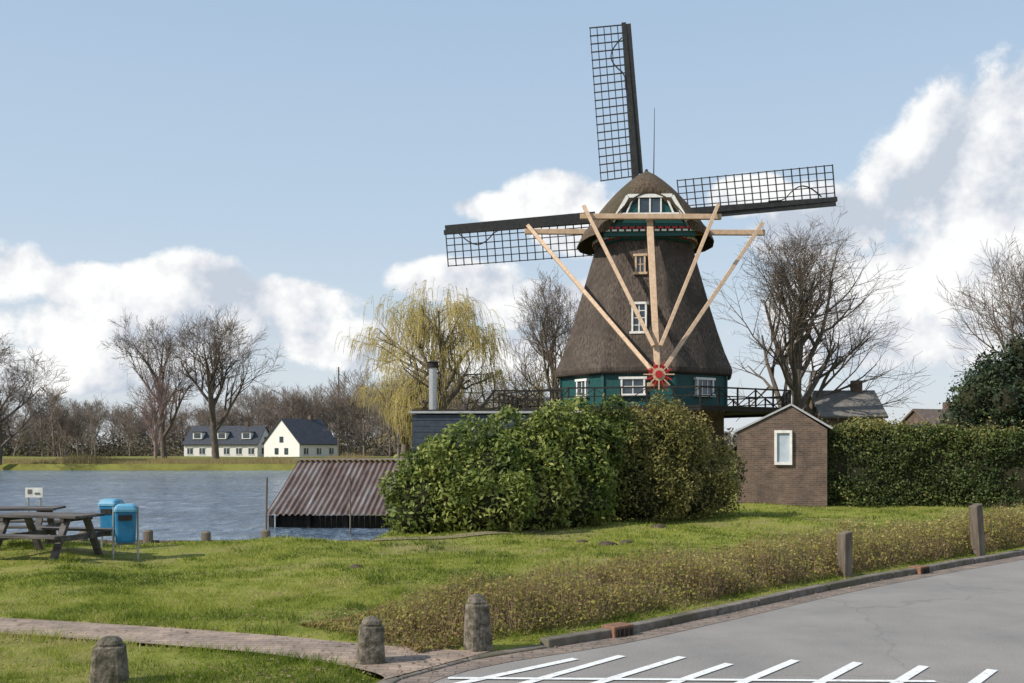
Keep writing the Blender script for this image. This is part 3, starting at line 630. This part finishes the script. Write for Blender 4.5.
for x in np.arange(-2.2,2.21,.4): q.box((x,-3.38,14.42),(.3,.1,.12))
q.mi=0
for x in np.arange(-2.4,2.41,.4): q.box((x,-3.36,14.28),(.28,.1,.1))
q.obj('cap_back_trim',['white','glass','red'],mill)
q=MB(); q.loft([arch(1.9,16.0,14.5,-3.24,p=1.9),arch(1.9,16.0,14.5,-3.36,p=1.9)],closed=True); q.obj('cap_back_boards','green',mill)
q=MB(); q.tube((.45,-1,18.0),(.5,-1,22.0),.035,.015,6); q.tube((.1,-.2,18.3),(.1,-.2,18.6),.2,.06,8); q.obj('lightning_rod','black',mill)
tf=(0,-8.1,5.0)
q=MB()
q.beam((0,-2.9,15.6),tf,.37,.32,(0,1,0),.30,.28)
q.beam((-7.2,.3,15.05),(7.2,.3,14.85),.3,.31); q.beam((-3.95,-3.75,15.0),(3.95,-3.75,14.9),.3,.29)
for s in (-1,1):
    q.beam((s*7.0,0.05,15.35),(s*.22,-7.7,5.9),.22,.23,(0,1,0)); q.beam((s*3.75,-3.95,15.55),(s*.18,-7.4,7.3),.2,.21,(0,1,0))
q.box((0,-7.9,5.2),(1.1,.5,.3)); q.beam((-.5,-8.0,4.9),(.5,-8.0,6.1),.14,.14,(0,1,0)); q.beam((.5,-8.1,4.9),(-.5,-8.1,6.1),.14,.14,(0,1,0))
q.obj('tail_pole_and_braces','cream',mill,bevel=.02)
q=MB(); q.tube((0,-8.35,5.75),(0,-8.2,5.75),.52,.52,20)
q.mi=1
q.tube((0,-8.42,5.75),(0,-8.36,5.75),.34,.34,18)
for i in range(8):
    a=i*math.pi/4; q.beam((0,-8.4,5.75),(math.cos(a)*.8,-8.4,5.75+math.sin(a)*.8),.06,.05,(0,1,0))
q.mi=0
q.tube((0,-8.5,5.75),(0,-8.42,5.75),.2,.2,14)
for i in range(8):
    a=(i+.5)*math.pi/4; q.beam((math.cos(a)*.3,-8.38,5.75+math.sin(a)*.3),(math.cos(a)*.72,-8.38,5.75+math.sin(a)*.72),.06,.05,(0,1,0))
q.obj('capstan_wheel',['red','cream'],mill)
HZ=16.95; HY=4.9
q=MB(); q.tube((0.1,2.0,16.3),(0.1,5.4,HZ),.32,.36,12); q.box((0.1,HY,HZ),(.9,.9,.9)); q.obj('windshaft','black',mill)
def sail(k,a):
    d=Vector((math.cos(a),0,math.sin(a))); s=Vector((-math.sin(a),0,math.cos(a)))
    yo=HY-.15 if k%2 else HY+.2
    o=Vector((0.05,yo,HZ)); L=12.7
    q=MB(); P=lambda r,u,y=0: o+d*r+s*u+Vector((0,y,0))
    q.beam(P(0,0),P(L,0),.48,.44,(0,1,0),.28,.2)
    q.beam(P(2.8,-.34,-.05),P(L-.1,-.27,-.05),.36,.05,(0,1,0),.36,.05)
    W=2.25; r=2.7
    while r<L-.05:
        tw=.5*(1-(r-2.7)/(L-2.7)); q.beam(P(r,-.1),P(r,W,tw),.07,.06,(0,1,0)); r+=.52
    for u in (.42,.86,1.3,1.75,2.2):
        q.beam(P(2.7,u,.5*u/W),P(L-.1,u,.0),.055,.05,(0,1,0))
    w=lambda x:.2+.8*math.sin(min(1,max(0,(x-.3)/.7))*math.pi)
    for i in range(12):
        f=i/12; r0=L-4.4+f*3.4; r1=L-4.4+(f+1/12)*3.4
        q.beam(P(r0,w(f),-.15),P(r1,w(f+1/12),-.15),.07,.07,(0,1,0))
    q.obj('sail',['sailwood'],mill)
a0=R(94.3)
for k in range(4): sail(k,a0+k*math.pi/2)
q=MB()
for (ri,ro,z0,z1) in ((4.8,8.3,4.05,4.15),):
    a=oct(ri,z1,BR);b=oct(ro,z1,BR);c=oct(ro,z0,BR);d=oct(ri,z0,BR)
    for i in range(8):
        j=(i+1)%8; q.add([a[i],a[j],b[j],b[i],d[i],d[j],c[j],c[i]],[(0,3,2,1),(4,5,6,7),(3,7,6,2)])
b=oct(8.2,4.15,BR)
for i in range(8):
    p=Vector(b[i]);p2=Vector(b[(i+1)%8]); nseg=5
    q.beam(p+Vector((0,0,.95)),p2+Vector((0,0,.95)),.1,.08); q.beam(p+Vector((0,0,.5)),p2+Vector((0,0,.5)),.07,.06); q.beam(p+Vector((0,0,-.15)),p2+Vector((0,0,-.15)),.16,.22)
    for k in range(nseg):
        t=p.lerp(p2,k/nseg); q.box(t+Vector((0,0,.5)),(.09,.09,1.0))
        u=p.lerp(p2,(k+1)/nseg); 
        if k%2==0: q.beam(t+Vector((0,0,.05)),u+Vector((0,0,.9)),.05,.04)
        else: q.beam(t+Vector((0,0,.9)),u+Vector((0,0,.05)),.05,.04)
    q.beam(p+Vector((0,0,-.2)),Vector((p.x*.6,p.y*.6,1.6)),.16,.16)
q.obj('stage_with_railing','black',mill)

# ------------------------------------------------------------------ other buildings
sh=empty('brick_shed',(9.19,34.2,0),R(-14))
w,dp,e,pk=2.85,3.0,2.58,3.32
q=MB(); pts=[(-w/2,0),(w/2,0),(w/2,e),(0.3,pk),(-w/2,e-.1)]
q.loft([[(x,-dp/2,z-.1*(z==0)) for x,z in pts],[(x,dp/2,z-.1*(z==0)) for x,z in pts]]); q.obj('walls','brick',sh)
q=MB()
for (x0,z0,x1,z1) in ((-w/2-.1,e-.13,.3,pk+.03),(.3,pk+.03,w/2+.16,e-.02)):
    q.beam((x0,0,z0+.04),(x1,0,z1+.04),dp+.12,.06,(0,0,1))
q.obj('roof','lead',sh)
q=MB(); q.box((.05,-dp/2+.02,1.98),(.42,.1,.95)); q.mi=1
for dx in (-.24,.24): q.box((.05+dx,-dp/2-.02,1.98),(.08,.16,1.13))
for dz in (-.52,.52): q.box((.05,-dp/2-.02,1.98+dz),(.4,.16,.09))
q.obj('window',[nmat('frosted_pane',(.36,.42,.48),(.46,.5,.55),3,.3),'white'],sh)
bh=empty('boathouse',(-5.35,0,0))
m,nt,b=newmat('rusty_corrugated_iron'); b.inputs['Roughness'].default_value=.65
tc=nt.nodes.new('ShaderNodeTexCoord'); mp=nt.nodes.new('ShaderNodeMapping'); mp.inputs['Scale'].default_value=(1.6,.12,.12); nt.links.new(tc.outputs['Object'],mp.inputs[0])
a=noise(nt,2.2,7,.7,mp.outputs[0]); c=noise(nt,1.1,6,.7,tc.outputs['Object'])
ad=nt.nodes.new('ShaderNodeMath'); ad.operation='MULTIPLY_ADD'; nt.links.new(a.outputs[0],ad.inputs[0]); ad.inputs[1].default_value=.6; 
ml=nt.nodes.new('ShaderNodeMath'); ml.operation='MULTIPLY'; nt.links.new(c.outputs[0],ml.inputs[0]); ml.inputs[1].default_value=.4; nt.links.new(ml.outputs[0],ad.inputs[2])
r=ramp(nt,ad.outputs[0],[(.38,(.07,.04,.03)),(.48,(.14,.095,.08)),(.56,(.19,.16,.15)),(.66,(.28,.26,.26))]); nt.links.new(r.outputs[0],b.inputs['Base Color'])
q=MB(); nxr=260; x=np.linspace(-2.55,2.75,nxr); zc=.035*np.sin(x*2*math.pi/.19)
fr=[(xx,31.9,-.16+z) for xx,z in zip(x,zc)]; rd_=[(xx+.35,35.3,1.52+z) for xx,z in zip(x,zc)]; bk=[(xx+.35,38.7,-.16+z) for xx,z in zip(x,zc)]
mid=[((a[0]+c[0])/2,(a[1]+c[1])/2,(a[2]+c[2])/2-.04) for a,c in zip(fr,rd_)]
q.loft([fr,mid,rd_,bk],closed=False,cap=False); q.obj('corrugated_roof',m,bh)
q=MB(); 
for x in (-2.2,2.4): q.add([(x,32.2,-.9),(x,38.4,-.9),(x,38.4,-.25),(x,35.3,1.3),(x,32.2,-.25)],[(0,1,2,3,4)])
for xx in np.arange(-2.3,2.6,.18): q.box((xx+.09,32.35,-.48+.02*(rng.random())),(.165,.04,.5))
for xx in (-2.4,-1.2,0,1.2,2.4): q.box((xx,32.2,-.7),(.14,.14,1.0))
q.obj('timber_walls','black',bh)
q=MB(); q.box((.35,35.3,1.57),(5.3,.3,.05)); q.obj('ridge_cap',nmat('ridge_metal',(.2,.14,.11),(.3,.26,.24),5,.7),bh)
hs=empty('black_timber_house',(-.6,38.5,0))
q=MB()
for k in range(15): q.box((0,0,.12+k*.21),(6.0+.0,5.0-.02*(k%2),.2))
q.obj('clad_walls','bluegrey',hs)
q=MB(); q.box((0,0,3.25),(6.2,5.2,.08)); q.mi=1; q.box((0,0,3.32),(6.0,5.0,.05)); q.obj('flat_roof',['lead','black'],hs)
q=MB(); q.tube((-2.3,-1.8,3.3),(-2.3,-1.8,4.9),.15,.15,12); q.mi=1; q.tube((-2.3,-1.8,4.9),(-2.3,-1.8,5.1),.2,.2,12); q.tube((-2.3,-1.8,5.1),(-2.3,-1.8,5.16),.24,.1,12); q.obj('flue_pipe',['steel','black'],hs)
def house(name,loc,rz,L,Wd,e,pk,wall,roof,wins,dorm=0,gablewin=True):
    h=empty(name,loc,rz); q=MB(); pts=[(-Wd/2,0),(Wd/2,0),(Wd/2,e),(0,pk),(-Wd/2,e)]
    q.loft([[(-L/2,a,z-(1 if z==0 else 0)) for a,z in pts],[(L/2,a,z-(1 if z==0 else 0)) for a,z in pts]]); q.obj('walls',wall,h)
    q=MB(); 
    for s in (-1,1): q.beam((0,s*(Wd/2+.4),e-.35*(pk-e)/(Wd/2)+.1),(0,0,pk+.12),L+.5,.16,(0,0,1))
    q.obj('roof',roof,h); q=MB()
    for i in range(wins):
        x=-L/2+L*(i+.5)/wins; q.mi=1;q.box((x,-Wd/2,1.4),(1.1,.12,1.2)); q.mi=0; q.box((x,-Wd/2-.03,2.03),(1.3,.16,.1)); q.box((x,-Wd/2-.03,.77),(1.3,.16,.1)); q.box((x,-Wd/2-.04,1.4),(.08,.14,1.2))
    for x in (-L/2,L/2):
        q.mi=1;q.box((x,-1.3,1.4),(.14,1.0,1.2));q.box((x,1.3,1.4),(.14,1.0,1.2)); q.box((x,0,3.6),(.14,1.0,1.1))
    q.obj('windows',['white','glass'],h)
    if dorm:
        q=MB()
        for i in range(dorm):
            x=-L/2+L*(i+.5)/dorm; yy=-Wd/4-.6; zz=(e+pk)/2-.1; q.mi=0; q.box((x,yy,zz),(1.8,1.8,1.3)); q.mi=1; q.box((x,yy-.92,zz),(1.3,.06,.9)); q.mi=2; q.box((x,yy,zz+.72),(2.1,2.1,.14))
        q.obj('dormers',['white','glass','rooftile'],h)
    q=MB(); q.box((L*.25,0,pk+.3),(.7,.7,1.2)); q.obj('chimney','brick',h)
    return h
house('white_farmhouse',(-56,198,-.2),R(-8),15,8,2.8,6.2,'white','rooftile',6,3)
house('white_farmhouse',(-40.5,192,-.2),R(56),10,9.5,2.9,7.4,'white','rooftile',3)
house('brick_house',(24.4,74,0),R(-4),4.2,6,4.2,6.0,'brick','greytile',2)
house('brick_house',(42.5,100,0),R(25),6,6,3.2,5.6,'brick','browntile',2)

# ------------------------------------------------------------------ street furniture
def lathe(q,prof,n=16,cx=0,cy=0,sq=0):
    rings=[]
    for r,z in prof:
        ring=[]
        for i in range(n):
            t=2*math.pi*i/n; k=1
            if sq: k=1/max(abs(math.cos(t)),abs(math.sin(t))); k=1+(min(k,1.25)-1)*sq
            ring.append((cx+r*k*math.cos(t),cy+r*k*math.sin(t),z))
        rings.append(ring)
    q.loft(rings)
def bollard(loc,h,r,rz,tilt=(0,0)):
    q=MB(); pf=[(r*1.14,-.2),(r*1.12,0),(r*1.08,h*.2),(r*1.02,h*.4),(r*.97,h*.6),(r*.93,h*.72),(r*.92,h*.79),(r*.86,h*.81),(r*.70,h*.815),(r*.70,h*.84),(r*.74,h*.86),(r*.66,h*.92),(r*.45,h*.97),(r*.2,h*.995),(r*.03,h)]
    lathe(q,pf,32,sq=.8)
    for i,v in enumerate(q.v):
        nz=mnoise.noise(Vector(v)*12+Vector(loc))*.006+mnoise.noise(Vector(v)*45+Vector(loc))*.004; q.v[i]=(v[0]*(1+nz*7),v[1]*(1+nz*7),v[2]+nz*.5)
    o=q.obj('stone_bollard','stone',None,smooth=False); o.location=loc; o.rotation_euler=(tilt[0],tilt[1],rz)
bollard((-1.29,9.1,.0),.46,.115,.3,(0,R(2)))
bollard((-.33,9.75,.05),.52,.11,.5,(0,R(-2)))
bollard((-3.28,8.15,.06),.40,.13,.2)
def wpost(loc,h,w,tilt):
    q=MB(); w/=2; q.loft([[(-w,-w,-.3),(w,-w,-.3),(w,w,-.3),(-w,w,-.3)],[(-w,-w,h*.5),(w,-w,h*.5),(w,w,h*.5),(-w,w,h*.5)],[(-w,-w,h-.03),(w,-w,h),(w,w,h),(-w,w,h-.04)]])
    o=q.obj('wooden_post','wood',bevel=.012); o.location=loc; o.rotation_euler=(0,tilt,.5)
wpost((5.02,15.1,0.05),.68,.16,R(1)); wpost((8.42,18.05,.05),.93,.17,R(-5))
def gully(x,y,rz):
    e=empty('storm_drain',(x,y,0),rz); q=MB(); q.box((0,0,.05),(.30,.2,.13)); q.obj('iron_box','rust',e,bevel=.008)
    q=MB(); 
    for i in range(4): q.box((-.1+i*.067,-.105,.05),(.035,.02,.08))
    q.obj('slots','black',e)
gully(1.12,10.62,R(40)); gully(6.45,15.85,R(42))
def picnic(loc,rz):
    e=empty('picnic_table',loc,rz); q=MB(); L=1.75
    for i in range(5): q.box((0,-.32+i*.16,.75),(L,.145,.045))
    q.obj('table_top','tablewood',e,bevel=.006)
    q=MB()
    for s in (-1,1):
        for k in (0,1): q.box((0,s*(.68+k*.15),.45),(L,.135,.045))
    q.obj('benches','tablewood',e,bevel=.006)
    q=MB()
    for x in (-.6,.6):
        q.box((x,0,.695),(.07,.76,.06)); q.box((x+.06,0,.39),(.05,1.66,.09))
        for s in (-1,1): q.beam((x,s*.25,.7),(x,s*.62,-.02),.07,.11,(1,0,0))
    q.obj('frame','tablewood',e)
picnic((-8.05,17.3,.07),R(-14)); picnic((-9.6,19.2,.07),R(8))
def bin_(loc,rz,s=1):
    e=empty('litter_bin',loc,rz); q=MB()
    def rr(w,d,z): 
        out=[]
        for cx,cy,a0 in ((w/2-.05,d/2-.05,0),(-w/2+.05,d/2-.05,90),(-w/2+.05,-d/2+.05,180),(w/2-.05,-d/2+.05,270)):
            for k in range(4): t=R(a0+k*30); out.append((cx+.05*math.cos(t),cy+.05*math.sin(t),z))
        return out
    q.loft([rr(.30,.28,.28),rr(.32,.30,.32),rr(.35,.33,.82)]); q.obj('body','blue',e,smooth=False)
    q=MB(); q.loft([rr(.38,.36,.822),rr(.38,.36,.86),rr(.33,.31,.92),rr(.24,.2,.95)]); q.obj('lid',nmat('light_blue_plastic',(.08,.27,.42),(.14,.34,.48),5,.5),e)
    q=MB(); q.box((0,-.175,.72),(.22,.02,.09)); q.obj('slot','black',e)
    q=MB()
    for x in (-.2,.2):
        q.tube((x,0,-.1),(x,0,.9),.018,.018,8); 
    q.tube((-.2,0,.25),(.2,0,.25),.015,.015,8); q.obj('frame','steel',e)
bin_((-6.72,17.4,.06),R(18)); bin_((-7.65,19.1,.06),R(-10))
e=empty('shore_sign',(-9.75,20.4,.05),R(5)); q=MB(); q.box((0,0,1.02),(.34,.02,.2)); q.obj('panel','white',e)
q=MB(); q.box((-.08,-.014,1.04),(.08,.006,.09)); q.box((.07,-.014,1.0),(.1,.006,.04)); q.obj('pictogram','greytile',e)
q=MB(); q.tube((-.12,.03,-.1),(-.12,.03,1.1),.018,n=8); q.tube((.12,.03,-.1),(.12,.03,1.1),.018,n=8); q.obj('posts','steel',e)
for (x,y,h) in ((-7.55,20.75,.25),(-6.35,20.75,.22),(-5.1,20.7,.26),(-8.9,20.75,.22),(-10.3,20.75,.2)):
    q=MB(); lathe(q,[(.1,-.3),(.1,h-.03),(.07,h)],12); o=q.obj('mooring_post','wood'); o.location=(x,y,.03)
q=MB(); q.tube((0,0,-.8),(.03,0,1.35),.025,.02,8); o=q.obj('mooring_pole','wood'); o.location=(-5.2,21.1,0)
q=MB(); q.tube((0,0,-.8),(.0,0,1.2),.025,.02,8); o=q.obj('mooring_pole','wood'); o.location=(-4.85,30,-.1)
q=MB(); q.tube((0,0,-1),(.0,0,14),.16,.1,8); o=q.obj('utility_pole','bark'); o.location=(-26,150,0)
q=MB()
for i in range(7): q.box((i*.55,0,.45),(.07,.07,1.0))
q.beam((-.1,0,.95),(3.4,0,.95),.08,.07); q.beam((-.1,0,.5),(3.4,0,.5),.06,.05); q.box((1.65,.6,-.05),(3.6,1.4,.1))
for x in (0,3.3): q.box((x,.6,-2.2),(.14,.14,4.3))
o=q.obj('timber_balcony','black'); o.location=(-.9,48,3.75)

# ------------------------------------------------------------------ light and sky
SE=R(38); sx,sy=-.90,-.44; SA=math.atan2(sx,sy)
w=bpy.data.worlds.new('World'); scene.world=w; w.use_nodes=True; nt=w.node_tree; bg=nt.nodes['Background']
sky=nt.nodes.new('ShaderNodeTexSky'); sky.sky_type='NISHITA'; sky.sun_disc=False; sky.sun_elevation=SE; sky.sun_rotation=SA
sky.air_density=1.0; sky.dust_density=1.5; sky.ozone_density=1.2
def mth(op,a,b=None,c=None,clamp=False):
    n=nt.nodes.new('ShaderNodeMath'); n.operation=op; n.use_clamp=clamp
    for i,v in enumerate((a,b,c)):
        if v is None: continue
        if isinstance(v,(int,float)): n.inputs[i].default_value=v
        else: nt.links.new(v,n.inputs[i])
    return n.outputs[0]
tc=nt.nodes.new('ShaderNodeTexCoord'); sp=nt.nodes.new('ShaderNodeSeparateXYZ'); nt.links.new(tc.outputs['Generated'],sp.inputs[0])
az=mth('ARCTAN2',sp.outputs[0],sp.outputs[1]); el=mth('ARCSINE',sp.outputs[2])
nA=noise(nt,10,9,.60,tc.outputs['Generated']); 
mp=nt.nodes.new('ShaderNodeVectorMath'); mp.operation='ADD'; nt.links.new(tc.outputs['Generated'],mp.inputs[0]); mp.inputs[1].default_value=(-.018,-.0,.03)
nB=noise(nt,10,4,.55,mp.outputs[0])
fld=None
for (a,e,ra,re) in [(.425,.235,.085,.075),(.50,.22,.13,.11),(.44,.15,.16,.08),(.34,.12,.11,.045),(.31,.205,.07,.035),(.23,.24,.035,.018),
    (.045,.245,.065,.026),(-.01,.235,.05,.018),(.10,.22,.08,.03),(-.06,.165,.07,.022),(.02,.14,.09,.025),
    (-.48,.152,.06,.032),(-.40,.145,.06,.022),(-.315,.150,.07,.030),(-.22,.140,.07,.025),(-.33,.11,.22,.028),(-.15,.10,.18,.025),(.0,.09,.2,.025),(-.45,.07,.14,.022),
    (1.0,.3,.3,.12),(-1.0,.2,.25,.06),(2.2,.4,.5,.15),(-2.4,.3,.5,.12)]:
    dx=mth('MULTIPLY',mth('SUBTRACT',az,a),1/ra); dy=mth('MULTIPLY',mth('SUBTRACT',el,e),1/re)
    v=mth('SUBTRACT',1,mth('ADD',mth('MULTIPLY',dx,dx),mth('MULTIPLY',dy,dy)))
    v=mth('MAXIMUM',v,-3)
    fld=v if fld is None else mth('MAXIMUM',fld,v)
F1=mth('ADD',mth('MULTIPLY',fld,1.15),mth('MULTIPLY',mth('SUBTRACT',nA.outputs[0],.47),4.8))
mr=nt.nodes.new('ShaderNodeMapRange'); mr.interpolation_type='SMOOTHSTEP'; nt.links.new(F1,mr.inputs[0]); mr.inputs[1].default_value=-.15; mr.inputs[2].default_value=.55
alpha=mth('MULTIPLY',mr.outputs[0],.95)
lit=mth('ADD',mth('MULTIPLY',mth('SUBTRACT',nA.outputs[0],nB.outputs[0]),5.5),.60,clamp=True)
rc=ramp(nt,lit,[(0,(5.7,6.3,7.2)),(.5,(8.1,8.3,8.7)),(1,(10.2,10.2,10.1))])
hz=nt.nodes.new('ShaderNodeMapRange'); nt.links.new(el,hz.inputs[0]); hz.inputs[1].default_value=.48; hz.inputs[2].default_value=0.0; hz.inputs[3].default_value=0; hz.inputs[4].default_value=1
hc=ramp(nt,hz.outputs[0],[(0,(4.1,5.7,7.8)),(.55,(5.6,7.0,8.5)),(1,(7.8,8.3,8.7))])
m0=nt.nodes.new('ShaderNodeMixRGB'); m0.inputs[0].default_value=.85; nt.links.new(sky.outputs[0],m0.inputs[1]); nt.links.new(hc.outputs[0],m0.inputs[2])
m1=nt.nodes.new('ShaderNodeMixRGB'); nt.links.new(alpha,m1.inputs[0]); nt.links.new(m0.outputs[0],m1.inputs[1]); nt.links.new(rc.outputs[0],m1.inputs[2])
nt.links.new(m1.outputs[0],bg.inputs[0]); bg.inputs[1].default_value=.1
L=bpy.data.lights.new('sun','SUN'); L.energy=5.0; L.angle=R(.5); L.color=(1,.94,.84); lo=bpy.data.objects.new('sun',L); link(lo)
v=Vector((sx*math.cos(SE),sy*math.cos(SE),math.sin(SE)*math.hypot(sx,sy))).normalized(); lo.rotation_euler=v.to_track_quat('Z','Y').to_euler()

cam=bpy.data.cameras.new('camera'); cam.sensor_width=36; cam.lens=35.16; cam.shift_y=.103; cam.clip_end=6000; cam.clip_start=.1
co=bpy.data.objects.new('camera',cam); co.location=(0,0,2.0); co.rotation_euler=(R(90),0,0); link(co); scene.camera=co
